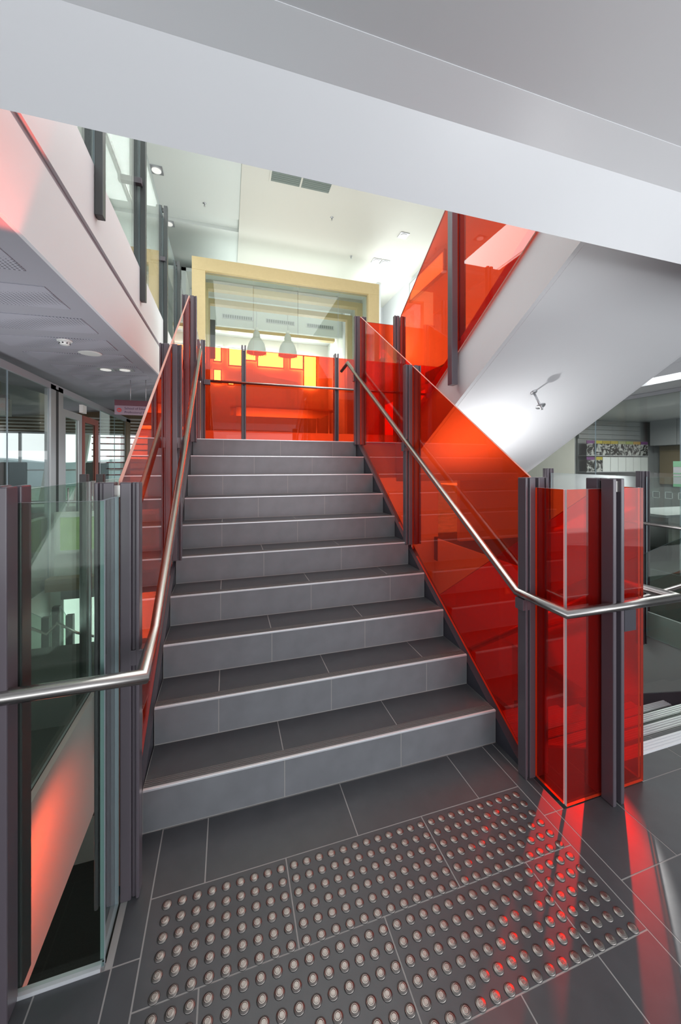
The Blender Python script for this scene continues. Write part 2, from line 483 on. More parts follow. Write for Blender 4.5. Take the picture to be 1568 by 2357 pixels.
# gallery inner wall with a slot window
struct('wall_gallery', MB().box(-1.9, -1.8, -.37, 3.0, UP, 5.2).box(-1.9, -1.8, 3.0, 8.6, UP, 4.5), 'cool', 'pale inner wall of the upper gallery')
# building shell behind everything
struct('wall_far_right', MB().box(10.8, 11, -5, 8, -3.7, 3.5), 'grey', 'far wall of the right wing')
struct('wall_front', MB().box(-6, 11, -5.1, -5, -3.7, .2).box(-6, 11, -5.1, -5, 2.8, 3.4), 'white', 'wall behind the viewer')  # open band left in this unseen wall to let daylight in
struct('wall_far_left', MB().box(-6.1, -6, -5, 8.4, -3.7, 3), 'grey', 'far wall of the left wing')
# stairwell core walls below the landing
struct('wall_lower_back', MB().box(-.6, VX + .1, 5.6, 5.75, -3.68, 2.2), 'white', 'grey wall behind and below the half landing')
struct('wall_lower_right', MB().box(VX, VX + .1, 3.2, 5.7, -3.68, -.5), 'white', 'white wall of the lower level')

# ------------------------------------------------------------------ near staircase
st = thing('staircase', 'wide charcoal tiled staircase with ten steps rising to the red glass landing', 'staircase', (W / 2, 0, 0))
RJ = [[.6, 1.2], [.3, .9, 1.5]]
for k in range(10):
    y = k * G; z0 = k * R; z1 = z0 + R
    js = RJ[k % 2]
    mb = MB()
    xs = [0] + js + [W]
    for i in range(len(xs) - 1):
        mb.box(xs[i] + .0024, xs[i + 1] - .0024, y, y + .012, z0 + .004, z1 - .006, 0)
    mb.box(0, W, y + .0007, y + .03, z0 - (.2 if k else 0), z1 - .004, 1)
    mb.obj('riser', ['front_lit_tile', 'grout'], st)
    if k < 9:
        mb = MB()
        for i in range(len(xs) - 1):
            mb.box(xs[i] + .0024, xs[i + 1] - .0024, y + .055, y + G - .002, z1 - .012, z1, 0)
        mb.box(0, W, y + .006, y + G + .03, z1 - .03, z1 - .0008, 1)
        mb.obj('tread', ['tile', 'grout'], st)
    mb = MB()
    mb.box(.002, W - .002, y + .010, y + .0545, z1 - .012, z1 - .0015, 0)
    for q in range(4):
        mb.box(.002, W - .002, y + .014 + q * .0105, y + .019 + q * .0105, z1 - .002, z1 + .0022, 0)
    mb.box(.001, W - .001, y - .003, y + .009, z1 - .0085, z1 + .001, 1)
    mb.obj('nosing_strip', ['nosing', 'alu'], st, bevel=.0012)
# side stringers: dark steel plates
for sx in (0, 1):
    x0, x1 = ((-.062, -.004), (W + .004, W + .062))[sx]
    poly = [(x0, -.24, 0), (x0, .20, 0), (x0, YL + .05, LAND - .42), (x0, YL + .05, LAND - .01), (x0, 2.42, nz(2.42) - .16 + .01), (x0, -.13, .02)]
    poly = [(x0, -.235, .0), (x0, .30, -.02), (x0, 2.50, 1.36), (x0, 2.50, 1.85), (x0, 2.389, 1.80), (x0, 1.258, .966 + .012), (x0, .511, .476), (x0, -.135, .045)]
    MB().prism(poly, (x1 - x0, 0, 0)).obj('stringer', 'stringer', st)
MB().prism([(.03, .25, .0), (.03, 2.5, 1.42), (.03, 2.5, 1.50), (.03, .03, .0)], (W - .06, 0, 0)).obj('soffit', 'white', st)

# half landing
struct('floor', MB().box(-.06, RX1 + .05, YL + .032, 4.08, LAND - .012, LAND, 0).box(-.06, RX1 + .05, YL + .032, 4.08, LAND - .43, LAND - .012, 1), ['tile', 'white'], 'half landing behind the top step')

# ------------------------------------------------------------------ return flight (rises towards the viewer) and lower flight
rf = thing('staircase', 'white underside of the return flight rising over the right of the picture', 'staircase', ((RX0 + RX1) / 2, 1.4, 1.4))
def ftop(y): return 3.157 - .606 * (y - .327)
def fbot(y): return 2.846 - .585 * (y + .07)
yb, yt = 2.457, -.34
MB().prism([(2.30, yb, fbot(yb)), (2.30, yt, fbot(yt)), (2.30, yt, ftop(yt)), (2.30, yb, ftop(yb))], (.035, 0, 0)).obj('stringer', 'white', rf)
MB().prism([(4.08, yb, fbot(yb)), (4.08, yt, fbot(yt)), (4.08, yt, ftop(yt)), (4.08, yb, ftop(yb))], (.035, 0, 0)).obj('stringer', 'white', rf)
MB().prism([(2.335, yb, fbot(yb) - .002), (2.335, yt, fbot(yt) - .002), (2.335, yt, fbot(yt) + .06), (2.335, yb, fbot(yb) + .06)], (1.745, 0, 0)).obj('soffit', 'soffit', rf)
MB().box(2.296, 2.3, yt, yt + .001, 0, .001) if False else None
for k in range(10):
    z1 = LAND + (k + 1) * R; y = YL - .24 - k * .3036
    if y - .3 < -.37: break
    MB().box(2.335, 4.08, y - .3036, y, z1 - .02, z1).box(2.335, 4.08, y - .012, y, z1 - R, z1 - .02).obj('step', 'tile', rf)
lf = thing('staircase', 'tiled lower flight going down with ribbed metal nosings at the right edge', 'staircase', ((RX0 + RX1) / 2, -.25, -1.84))
for k in range(10):
    z1 = -k * R; y = -.25 + k * .29
    if k: 
        mb = MB()
        for (xa, xb) in ((RX0, 2.64 + .3 * (k % 2)), (2.64 + .3 * (k % 2), 3.24 + .3 * (k % 2)), (3.24 + .3 * (k % 2), RX1)):
            mb.box(xa + .0016, xb - .0016, y - .29, y - .07, z1 - .02, z1, 0)
        mb.box(RX0, RX1, y - .29, y - .01, z1 - .03, z1 - .004, 1)
        mb.box(RX0, RX1, y - .29, y - .28, z1, z1 + R - .02, 0)
        mb.obj('tread', ['tile', 'grout'], lf)
    mb = MB()
    mb.box(RX0, RX1, y - .068, y + .004, z1 - .02, z1 + .001, 0)
    for q in range(4):
        mb.box(RX0, RX1, y - .062 + q * .017, y - .053 + q * .017, z1, z1 + .004, 0)
    mb.obj('nosing_strip', 'alu', lf)
MB().prism([(RX0 - .03, -.2, -.02), (RX0 - .03, -.2, -.35), (RX0 - .03, 2.5, -2.1), (RX0 - .03, 2.5, -1.72)], (.028, 0, 0)).obj('stringer', 'stringer', lf)
MB().prism([(RX1 + .002, -.2, .03), (RX1 + .002, -.2, -.35), (RX1 + .002, 2.5, -2.1), (RX1 + .002, 2.5, -1.66)], (.05, 0, 0)).obj('stringer', 'stringer', lf)
struct('floor', MB().box(-.06, RX1 + .05, 2.36, 4.08, -2.2, -1.84), 'tile', 'lower half landing')
struct('wall_under_stair', MB().box(-.02, 0.02, .35, 4.0, -3.68, .1), 'dark', 'dark side under the near flight') if False else None

# ------------------------------------------------------------------ balustrades
def pane(parent, poly, ext, m, edge='edge', label=None):
    o = MB().prism(poly, ext, 0, 1).obj('glass_panel', [m, edge], parent)
    if label: o['label'] = label
    return o
def post_x(parent, x, y, z0, z1, zin=None, m='post', w=.062, d=.055, g=.009, side=1, cap=True):
    """two steel bars flanking a glass plane that lies in x = const"""
    mb = MB()
    za, zb = (z0, z0 if zin is None else zin) if side > 0 else (z0 if zin is None else zin, z0)
    for (sg, zz) in ((1, za), (-1, zb)):
        # each half: inner bar, recessed web, outer flange
        for (a_, b_, in_) in ((g, g + w * .58, 0), (g + w * .58, g + w * .80, .010), (g + w * .80, g + w, 0)):
            mb.box(min(x + sg * a_, x + sg * b_), max(x + sg * a_, x + sg * b_), y - d / 2 + in_, y + d / 2 - in_, zz, z1)
    o = mb.obj('post', m, parent, bevel=.004)
    if cap: MB().box(x - g, x + g, y + .002, y + d / 2 - .004, z1 - .055, z1 - .012).obj('spacer_block', 'steel', o)
    return o
def post_y(parent, x, y, z0, z1, m='post', w=.062, d=.055, g=.009):
    mb = MB()
    d = d + .014
    for sg in (-1, 1):
        for xs_ in (-1, 1):
            xa_, xb_ = sorted((x + xs_ * d / 2, x + xs_ * (d / 2 - .020)))
            ya_, yb_ = sorted((y + sg * g, y + sg * (g + w)))
            mb.box(xa_, xb_, ya_, yb_, z0, z1)
        ya_, yb_ = sorted((y + sg * (g + .012), y + sg * (g + w * .45)))
        mb.box(x - d / 2 + .02, x + d / 2 - .02, ya_, yb_, z0, z1 - .07)
    o = mb.obj('post', m, parent, bevel=.004)
    MB().box(x - d / 2 + .02, x + d / 2 - .02, y - g - w * .8, y + g + w * .8, z1 - .062, z1 - .012).obj('spacer_block', 'steel', o)
    return o
T = .012
GT = 1.45
GR, GL = 1.823, -.031
def sloped(x, y0, y1, zb0_, zb1_, zt0, zt1, t=T):
    return [(x - t / 2, y0, zb0_), (x - t / 2, y1, zb1_), (x - t / 2, y1, zt1), (x - t / 2, y0, zt0)]
def gtop(y): return 1.50 + .684 * (y + .22)

for sx, gx in ((0, GL), (1, GR)):
    nm = ('left', 'right')[sx]
    b = thing('glass_balustrade', ('red glass balustrade with dark steel posts along the left side of the tiled stair',
              'large red glass balustrade with dark steel posts along the right side of the tiled stair')[sx], 'balustrade', (gx, 1.1, 0))
    ext = (T, 0, 0)
    pane(b, sloped(gx, -.215, 1.085, .02, .86, gtop(-.215), gtop(1.085)), ext, 'red', 'rededge')
    pane(b, sloped(gx, 1.10, 2.40, .87, 1.78, gtop(1.10), gtop(2.40)), ext, 'red', 'rededge')
    side = 1 if sx == 0 else -1
    post_x(b, gx, -.235, 0, 1.50)
    post_x(b, gx, 1.10, .90 if sx else .90, 2.40)
    post_x(b, gx, 2.425, 1.80, 3.30)

# box of red glass at the foot, in front of the void between the flights
b = thing('glass_balustrade', 'red glass box screen standing at the right foot of the stair', 'balustrade', (2.06, -.35, 0))
pane(b, [(GR - T / 2, -.425, .004), (GR - T / 2, -.255, .004), (GR - T / 2, -.255, 1.45), (GR - T / 2, -.425, 1.45)], (T, 0, 0), 'red', 'edgew')
pane(b, [(GR - .004, -.441, .004), (2.302, -.441, .004), (2.302, -.441, 1.45), (GR - .004, -.441, 1.45)], (0, T, 0), 'red', 'edgew')
post_y(b, 2.055, -.435, 0, 1.50)
MB().box(2.098, 2.17, -.50, -.452, .79, .90).obj('rail_bracket', 'stringer', b)
# glass across the far end of the narrow void
b = thing('glass_balustrade', 'short red glass screen at landing height between the two flights', 'balustrade', (2.06, 2.47, LAND))
pane(b, [(1.84, 2.47, LAND - .03), (2.29, 2.47, LAND - .03), (2.29, 2.47, 3.27), (1.84, 2.47, 3.27)], (0, T, 0), 'red', 'rededge')
# left clear screen in front of the left void
b = thing('glass_balustrade', 'clear glass screen with a dark post at the lower left, before the left void', 'balustrade', (-.29, -.435, 0))
pane(b, [(-.56, -.441, .004), (-.022, -.441, .004), (-.022, -.441, 1.45), (-.56, -.441, 1.45)], (0, T, 0), 'green')
pane(b, [(GL - T / 2, -.425, .004), (GL - T / 2, -.262, .004), (GL - T / 2, -.262, 1.45), (GL - T / 2, -.425, 1.45)], (T, 0, 0), 'clear')
post_y(b, -.275, -.435, 0, 1.50)
MB().box(-.56, -.03, -.452, -.43, 0, .012).obj('floor_channel', 'alu', b)
# left corridor edge guard (x = LX)
b = thing('glass_balustrade', 'clear glass guard with dark posts along the left corridor beyond the void', 'balustrade', (LX, .5, 0))
for (y0, y1) in ((-.42, 1.24), (1.26, 2.08)):
    pane(b, [(LX - .014, y0, .002), (LX - .014, y1, .002), (LX - .014, y1, 1.45), (LX - .014, y0, 1.45)], (.012, 0, 0), 'green')
for y in (1.25, -.085):
    mb = MB(); mb.box(LX + .033, LX + .08, y - .024, y + .024, -.39, 1.5); mb.box(LX - .065, LX - .018, y - .024, y + .024, .001, 1.5); mb.obj('post', 'postg', b, bevel=.004)

# landing guards
b = thing('glass_balustrade', 'red glass balustrade across the back of the half landing, slim posts', 'balustrade', (2.0, 4.0, LAND))
xs = [-.03, .565, 1.97, 2.75, 4.1]
for i in range(4):
    pane(b, [(xs[i] + .01, 3.994, LAND - .1), (xs[i + 1] - .01, 3.994, LAND - .1), (xs[i + 1] - .01, 3.994, 3.255), (xs[i] + .01, 3.994, 3.255)], (0, T, 0), 'red', 'rededge')
for x in xs[1:4]:
    post_y(b, x, 4.0, LAND, 3.31, w=.05, d=.05)
b = thing('glass_balustrade', 'red glass side guard at the left end of the half landing', 'balustrade', (GL, 3.2, LAND))
pane(b, sloped(GL, 2.45, 3.98, LAND - .05, LAND - .05, 3.27, 3.27), (T, 0, 0), 'red', 'rededge')
post_x(b, GL, 3.99, LAND, 3.34)
b = thing('glass_balustrade', 'red glass side guard at the right end of the half landing', 'balustrade', (RX1 + .03, 3.2, LAND))
pane(b, sloped(RX1 + .04, 2.45, 3.98, LAND - .05, LAND - .05, 3.27, 3.27), (T, 0, 0), 'red', 'rededge')
post_x(b, RX1 + .04, 3.99, LAND, 3.34)

# return flight balustrade (orange-red) on its stair side
b = thing('glass_balustrade', 'orange-red glass balustrade of the return flight with one long dark post', 'balustrade', (2.28, 1.2, 2.3))
def rtop(y): return 3.94 - .655 * (y - 1.32)
gx = 2.275
pane(b, [(gx, 2.28, ftop(2.28) - .12), (gx, 1.16, ftop(1.16) - .12), (gx, 1.16, rtop(1.16)), (gx, 2.28, rtop(2.28))], (T, 0, 0), 'red', 'rededge')
pane(b, [(gx, 1.12, ftop(1.12) - .12), (gx, -.30, ftop(-.30) - .12), (gx, -.30, rtop(-.30)), (gx, 1.12, rtop(1.12))], (T, 0, 0), 'red', 'rededge')
mb = MB(); mb.box(gx - .064, gx - .004, 1.105, 1.175, 2.27, 4.10); mb.box(gx + .018, gx + .078, 1.105, 1.175, ftop(1.14), 4.10); mb.obj('post', 'post', b, bevel=.004)
post_x(b, 2.281, 2.325, LAND, 3.32)
def ptop(y): return 4.70 - .62 * (y - 1.9)
MB().prism([(4.085, 3.9, LAND), (4.085, 2.457, LAND), (4.085, -.34, ftop(-.34)), (4.085, -.34, ptop(-.34)), (4.085, 3.9, 3.3)], (.06, 0, 0)).obj('parapet', 'white', rf)

# right void guard and lower flight outer guard
b = thing('glass_balustrade', 'clear glass guard with two dark posts behind the red glass box', 'balustrade', (VX, 1.8, 0))
pane(b, sloped(VX - .05, 1.20, 2.38, -.25, -.25, 1.44, 1.46), (T, 0, 0), 'glare')
pane(b, sloped(VX - .05, -.3, 1.12, -.25, -.25, 1.44, 1.44), (T, 0, 0), 'clear')
post_x(b, VX - .05, 1.16, -.35, 1.5, m='post')
post_x(b, VX - .05, 2.43, -.35, 1.52, m='post')
b = thing('glass_balustrade', 'sloping smoky glass guard on the outer side of the lower flight', 'balustrade', (4.12, 1, -1.5))
pane(b, [(4.11, -.3, -.1), (4.11, 2.4, -1.75), (4.11, 2.4, -.33), (4.11, -.3, 1.46)], (T, 0, 0), 'smoke')
b = thing('glass_balustrade', 'red glass guard on the void side of the lower flight', 'balustrade', (2.3, 1, -1.5))
pane(b, [(2.296, -.42, .004), (2.296, -.22, .004), (2.296, 2.4, -1.78), (2.296, 2.4, -.33), (2.296, -.22, 1.45), (2.296, -.42, 1.45)], (T, 0, 0), 'red')

# gallery balustrade above the left void
b = thing('glass_balustrade', 'clear glass gallery balustrade with long dark posts at the upper left', 'balustrade', (LX, 3, UP))
gy = [-.3, 1.335, 2.80, 4.36, 5.93, 7.5]
for i in range(5):
    pane(b, [(LX - .014, gy[i] + .01, 3.685), (LX - .014, gy[i + 1] - .01, 3.685), (LX - .014, gy[i + 1] - .01, 5.2), (LX - .014, gy[i] + .01, 5.2)], (T, 0, 0), 'clear')
for y in gy[1:]:
    mb = MB(); mb.box(LX + .003, LX + .055, y - .035, y + .035, 3.33, 5.36); mb.box(LX - .075, LX - .020, y - .035, y + .035, UP + .001, 5.36)
    mb.box(LX - .03, LX + .015, y - .02, y + .005, 5.27, 5.33); mb.obj('post', 'postg', b, bevel=.004)

# ------------------------------------------------------------------ handrails
def rail(label, pts, brackets=(), r=.0215):
    t = thing('handrail', label, 'handrail', pts[0])
    MB().tube(pts, r, 20).obj('rail_tube', 'steel', t)
    for (x0, x1, y0, y1, z0, z1) in brackets:
        MB().box(x0, x1, y0, y1, z0, z1).obj('bracket', 'post', t, bevel=.002)
    return t
rail('round brushed steel handrail down the right of the tiled stair, turning across the red box',
     [(1.70, 2.80, 2.74), (1.757, 2.70, 2.825), (1.757, -.20, .915), (1.757, -.50, .912), (2.45, -.50, .912), (2.47, -.22, .90), (2.40, 2.3, -.93)],
     [(1.735, 1.80, -.262, -.208, .84, .895), (1.735, 1.80, 1.075, 1.125, 1.68, 1.755), (1.735, 1.80, 2.40, 2.45, 2.54, 2.62)])
rail('round steel handrail down the left of the tiled stair, bending left along the clear screen',
     [(-.02, 3.90, 2.76), (.05, 2.72, 2.835), (.075, -.15, .915), (.095, -.50, .915), (-.9, -.50, .915)],
     [(.01, .07, -.262, -.208, .84, .895), (.01, .06, 1.075, 1.125, 1.68, 1.755), (.01, .06, 2.40, 2.45, 2.54, 2.62)])
rail('thin steel handrail along the back of the half landing', [(.10, 3.93, 2.755), (4.0, 3.93, 2.755)],
     [(.02, .11, 3.91, 3.97, 2.70, 2.77)], r=.019)
rail('bright steel handrail on the outer side of the lower flight at the right edge', [(4.03, -.5, 1.02), (4.03, -.25, .98), (4.03, 2.3, -.66)], r=.021)
rail('short bright steel handrail on the far guard behind the clear glass', [(VX - .14, 1.28, .955), (VX - .14, -.3, .955)], r=.018)
rail('dark handrail inside the upper gallery glass', [(LX - .16, -.3, 4.62), (LX - .16, 7.5, 4.62)],
     [(LX - .17, LX + .03, 2.7, 2.76, 4.54, 4.6), (LX - .17, LX + .03, 4.30, 4.36, 4.54, 4.6), (LX - .17, LX + .03, 1.3, 1.36, 4.54, 4.6)])
for o in C.objects:
    pass

# ------------------------------------------------------------------ tactile studs
prof = [(.0165, 0), (.0165, .0012), (.0158, .0022), (.0135, .0034), (.0128, .0034), (.0122, .0040), (.0095, .0048), (.0090, .0046), (.0084, .0050), (.0055, .0054), (.0050, .0052), (.0040, .0055)]
stud_me = MB().lathe(prof, n=20).mesh('tactile_stud', 'stud')
GX0, GY0, PX = .121, -.318, .0509
cand = []
def px(x, y, z=0):
    f = Vector((math.sin(.305), math.cos(.305), 0)); r = Vector((math.cos(.305), -math.sin(.305), 0))
    d = Vector((x, y, z)) - CAM; t = d.dot(f)
    return 801.3 + F_ * d.dot(r) / t, 1071.4 - F_ * d.z / t
for j in range(12):
    for i in range(31):
        x = .1385 + i * .0503; y = GY0 + .0025 - j * .0497
        u, v = px(x, y)
        if -20 < u < 1590 and v < 2375:
            cand.append((-y, x, y))
cand.sort(reverse=True)
for (_, x, y) in cand[:300]:
    o = bpy.data.objects.new('tactile_stud', stud_me)
    o.location = (x, y, 0.0)
    C.objects.link(o)
    tag(o, 'small ribbed stainless steel tactile stud in the grid on the floor tiles', 'floor stud', 'tactile studs in the floor before the stair')
rest = MB()
for (_, x, y) in cand[300:]:
    rest.lathe(prof, (x, y, 0), n=20)
if rest.v:
    o = rest.obj('tactile_stud', 'stud')
    tag(o, 'farthest steel tactile studs in the grid, nearest the first step', 'floor stud', 'tactile studs in the floor before the stair', 'stuff')

# ------------------------------------------------------------------ ceiling fittings
def downlight(x, y, z, label, twin=False, group='square recessed downlights'):
    t = thing('downlight', label, 'ceiling light', (x, y, z), group)
    for k in range(2 if twin else 1):
        xx = x + k * .21
        mb = MB(); mb.box(xx - .095, xx + .095, y - .095, y + .095, z - .012, z + .0)
        mb.obj('frame', 'metalw', t)
        MB().lathe([(.07, -.006), (.07, 0), (.03, .01)], (xx, y, z - .018), n=20).obj('lens', 'lampwhite', t)
downlight(3.72, 5.2, HC - .001, 'single square downlight in the high ceiling right of the timber portal')
downlight(3.55, 6.25, HC - .001, 'twin square downlight in the high ceiling near the portal corner', True)
downlight(-.73, 4.85, HC + .029, 'square downlight above the gallery, nearer one seen through the glass')
downlight(-.74, 6.25, HC + .029, 'square downlight above the gallery, farther one by the portal')
# air grille
t = thing('ceiling_grille', 'large grey-green two-panel air grille in the high ceiling', 'vent', (1.5, 4.1, HC))
MB().box(.98, 2.0, 3.6, 4.52, HC - .012, HC - .001).obj('frame', 'warmwhite', t)
for (x0, x1) in ((1.01, 1.475), (1.505, 1.975)):
    mb = MB(); mb.box(x0, x1, 3.63, 4.49, HC - .016, HC - .0125)
    for q in range(20): mb.box(x0, x1, 3.64 + q * .042, 3.655 + q * .042, HC - .020, HC - .016)
    mb.obj('grille_panel', 'vent', t)
# sprinklers
def sprinkler(x, y, z, label, drop=.04, n=(0, 0, -1), s=1):
    q = Vector((0, 0, 1)).rotation_difference(Vector(n).normalized())
    m4 = q.to_matrix().to_4x4()
    t = thing('sprinkler', label, 'sprinkler', (x, y, z), 'fire sprinklers')
    MB().lathe([(.028 * s, 0), (.030 * s, .004), (.012 * s, .010)], (x, y, z), n=20, mat4=m4).obj('rose', 'metalw', t)
    if drop > .05:
        MB().lathe([(.010, .008), (.010, drop)], (x, y, z), n=12, mat4=m4).obj('pipe', 'metalw', t)
        MB().lathe([(.040, drop - .004), (.044, drop), (.040, drop + .004), (.012, drop + .006), (.010, drop + .035)], (x, y, z), n=24, mat4=m4).obj('deflector', 'metalw', t)
    else:
        MB().lathe([(.008, .008), (.008, .05), (.018, .052), (.018, .056)], (x, y, z), n=12, mat4=m4).obj('deflector', 'metalw', t)
for (x, y, dz, la) in ((-.05, 5.45, .03, 'tiny sprinkler in the pale left part of the high ceiling'), (2.2, 5.1, 0, 'tiny sprinkler in the warm high ceiling right of centre'), (2.95, 6.25, 0, 'tiny sprinkler in the high ceiling above the portal right side')):
    sprinkler(x, y, HC + dz, la)
sprinkler(2.985, .99, fbot(.99) - .003, 'pendent sprinkler with a round plate hanging from the sloping white soffit', .16, (0, -.585, -1))
sprinkler(6.25, 1.55, 2.66, 'small sprinkler on the right corridor ceiling', .06)
# smoke detector and speaker in the corridor ceiling
t = thing('smoke_detector', 'white domed smoke detector on the perforated corridor ceiling', 'smoke detector', (-1.07, 2.28, 2.6))
zc = ceilz(-1.07, 2.28)
MB().lathe([(.058, -.018), (.06, -.012), (.06, 0)], (-1.07, 2.28, zc), n=28).obj('base', 'pendant', t)
MB().lathe([(.022, -.05), (.036, -.047), (.045, -.030), (.048, -.018)], (-1.07, 2.28, zc), n=28).obj('dome', 'pendant', t)
for k in range(8):
    a = k * PI / 4
    MB().box(-1.07 + .038 * math.cos(a) - .006, -1.07 + .038 * math.cos(a) + .006, 2.28 + .038 * math.sin(a) - .006, 2.28 + .038 * math.sin(a) + .006, zc - .042, zc - .030).obj('slot', 'black', t)
o = MB().lathe([(.085, -.010), (.105, -.006), (.11, 0)], (-1.02, 2.78, ceilz(-1.02, 2.78)), n=32).obj('ceiling_speaker', 'pendant')
tag(o, 'flat round white speaker on the corridor ceiling beyond the smoke detector', 'speaker')
t = thing('downlight', 'twin recessed downlight glowing warm in the corridor ceiling near the sign', 'ceiling light', (-.98, 3.6, 2.6), 'corridor downlights')
for k in range(2):
    x = -1.10 + k * .21; y = 3.62; z = ceilz(x, y)
    MB().box(x - .095, x + .095, y - .08, y + .08, z - .012, z - .004).obj('frame', 'metalw', t)
    MB().lathe([(.06, -.004), (.06, 0)], (x, y, z - .014), n=20).obj('lens', 'lampwhite', t)
# hanging sign
t = thing('hanging_sign', 'hanging corridor sign with a red arrow and two lines of text', 'sign', (-.75, 5.0, 2.3))
sx0, sx1, sy = -1.20, -.60, 4.4
MB().box(sx0, sx1, sy, sy + .03, 2.42, 2.50).obj('header', 'signpurple', t)
MB().box(sx0, sx1, sy + .002, sy + .028, 2.29, 2.42).obj('board', 'signlilac', t)
for x in (sx0 + .2, sx1 - .2):
    MB().tube([(x, sy + .015, 2.50), (x, sy + .015, ceilz(x, sy))], .005, 8).obj('rod', 'metalw', t)
mb = MB()
m4 = Matrix.Rotation(PI / 2, 4, 'X')
mb.lathe([(.030, 0), (.030, .004)], (sx0 + .06, sy + .001, 2.355), n=28, mat4=m4)
mb.obj('arrow_disc', 'signred', t)
mb = MB()
ax_ = sx0 + .06; az_ = 2.355
mb.box(ax_ - .012, ax_ + .018, sy - .006, sy - .004, az_ - .004, az_ + .004)
mb.prism([(ax_ - .021, sy - .006, az_), (ax_ - .004, sy - .006, az_ - .016), (ax_ - .004, sy - .006, az_ + .016)], (0, .002, 0))
mb.obj('arrow', 'signlilac', t)
def text(s, size, loc, m, parent, rot=(PI / 2, 0, 0), name='lettering'):
    cu = bpy.data.curves.new(name, 'FONT'); cu.body = s; cu.size = size; cu.extrude = .001
    tmp = bpy.data.objects.new(name, cu); C.objects.link(tmp)
    bpy.context.view_layer.update()
    me = bpy.data.meshes.new_from_object(tmp.evaluated_get(bpy.context.evaluated_depsgraph_get()))
    bpy.data.objects.remove(tmp)
    me.materials.clear(); me.materials.append(M[m])
    o = bpy.data.objects.new(name, me); C.objects.link(o)
    o.parent = parent; o.location = Vector(loc) - wloc(parent); o.rotation_euler = rot
    return o
text('School of Education', .046, (sx0 + .125, sy - .001, 2.368), 'ink', t)
text('Professional Experience', .046, (sx0 + .125, sy - .001, 2.312), 'ink', t)

# ------------------------------------------------------------------ left glazed partition and office
def mull(x, y0, y1, m, z0=0, z1=2.6, d=.05):
    return MB().box(x - d, x, y0, y1, z0, z1)
PXL = -1.80
t = thing('glazed_partition', 'glazed office partition with aluminium frames along the left corridor', 'partition', (PXL, 4, 0))
for (y0, y1, m_) in ((3.96, 4.11, 'metalw'), (4.19, 4.34, 'metalw'), (7.75, 8.1, 'brown')):
    mull(PXL, y0, y1, m_, d=.07).obj('mullion', m_, t)
for (y0, y1) in ((-.3, 3.0), (3.01, 3.955), (6.0, 6.9), (6.91, 7.74)):
    pane(t, [(PXL - .03, y0, .02), (PXL - .03, y1, .02), (PXL - .03, y1, 2.56), (PXL - .03, y0, 2.56)], (.01, 0, 0), 'smoke' if y1 < 5 else 'green')
MB().box(PXL - .07, PXL, -.3, 8.1, 2.54, 2.62).obj('head_rail', 'cab', t)
MB().box(PXL - .07, PXL, 4.11, 4.19, 0, 2.56).obj('shadow_gap', 'black', t)
for (y0, y1, la, mm) in ((4.36, 5.08, 'grey framed glass office door beyond the double mullion', 'metalw'), (5.12, 5.86, 'red-brown framed glass office door beside the grey one', 'orange2')):
    if mm == 'orange2':
        M['orange2'] = mat('red_brown_frame', (.28, .07, .05), .45)
    d = thing('office_door', la, 'door', (PXL, (y0 + y1) / 2, 0))
    mb = MB(); mb.box(PXL - .05, PXL - .01, y0, y0 + .09, .01, 2.34); mb.box(PXL - .05, PXL - .01, y1 - .14, y1, .01, 2.34)
    mb.box(PXL - .05, PXL - .01, y0 + .09, y1 - .14, 2.24, 2.34); mb.box(PXL - .05, PXL - .01, y0 + .09, y1 - .14, .01, .15)
    mb.obj('frame', mm, d)
    pane(d, [(PXL - .035, y0 + .09, .15), (PXL - .035, y1 - .14, .15), (PXL - .035, y1 - .14, 2.24), (PXL - .035, y0 + .09, 2.24)], (.01, 0, 0), 'green')
    MB().tube([(PXL + .03, y0 + .06, .98), (PXL + .03, y0 + .06, 1.25)], .012, 10).obj('handle', 'metalw', d)
tag(MB().box(PXL + .002, PXL + .05, 4.92, 5.08, 2.36, 2.48).obj('door_closer', 'pendant'), 'small white closer box above the grey office door', 'door closer')
tag(MB().box(-2.62, -2.36, 4.15, 4.30, 2.20, 2.42).obj('projector', 'pendant'), 'white projector hung inside the left office', 'projector')
tag(MB().box(-2.25, -2.15, 6.2, 6.23, 1.52, 1.72).box(-2.21, -2.19, 6.21, 6.23, .02, 1.53).box(-2.32, -2.08, 6.12, 6.32, .0, .02).obj('monitor', 'cab'), 'small grey monitor seen through the grey office door', 'monitor')
# window wall at the end of the office
WY = 8.4
struct('wall_office_end', MB().box(-6, -1.35, WY, WY + .1, 0, .72).box(-6, -1.35, WY, WY + .1, 2.29, 3), 'brown', 'brown end wall above the office windows')
struct('wall_corridor_end', MB().box(-1.35, -.5, 7.6, 7.7, 0, 3.4), 'cream', 'cream end wall of the left corridor')
w = MB()
w.box(-6, -1.35, WY - .02, WY + .02, .72, .78); w.box(-6, -1.35, WY - .02, WY + .02, 1.44, 1.475); w.box(-6, -1.35, WY - .02, WY + .02, 2.27, 2.31)
for x in (-4.05, -2.55, -1.4): w.box(x, x + .05, WY - .02, WY + .02, .78, 2.29)
struct('window_1', w, 'metalw', 'office window frame')
bl = MB()
for i in range(5): bl.box(-6, -1.4, WY - .05, WY - .03, 2.33 + i * .075, 2.365 + i * .075)
tag(bl.obj('venetian_blind', 'warmwhite'), 'pulled-up horizontal blind at the top of the office windows', 'blind')
lv = MB()
for i in range(7): lv.box(-2.75, -1.2, WY + .3, WY + .36, 1.32 + i * .15, 1.345 + i * .15)
M['louver'] = mat('red_louver', (.45, .08, .12), .5)
tag(lv.obj('sun_louvre', 'louver'), 'thin red horizontal sun louvres outside the far office window', 'louvre')
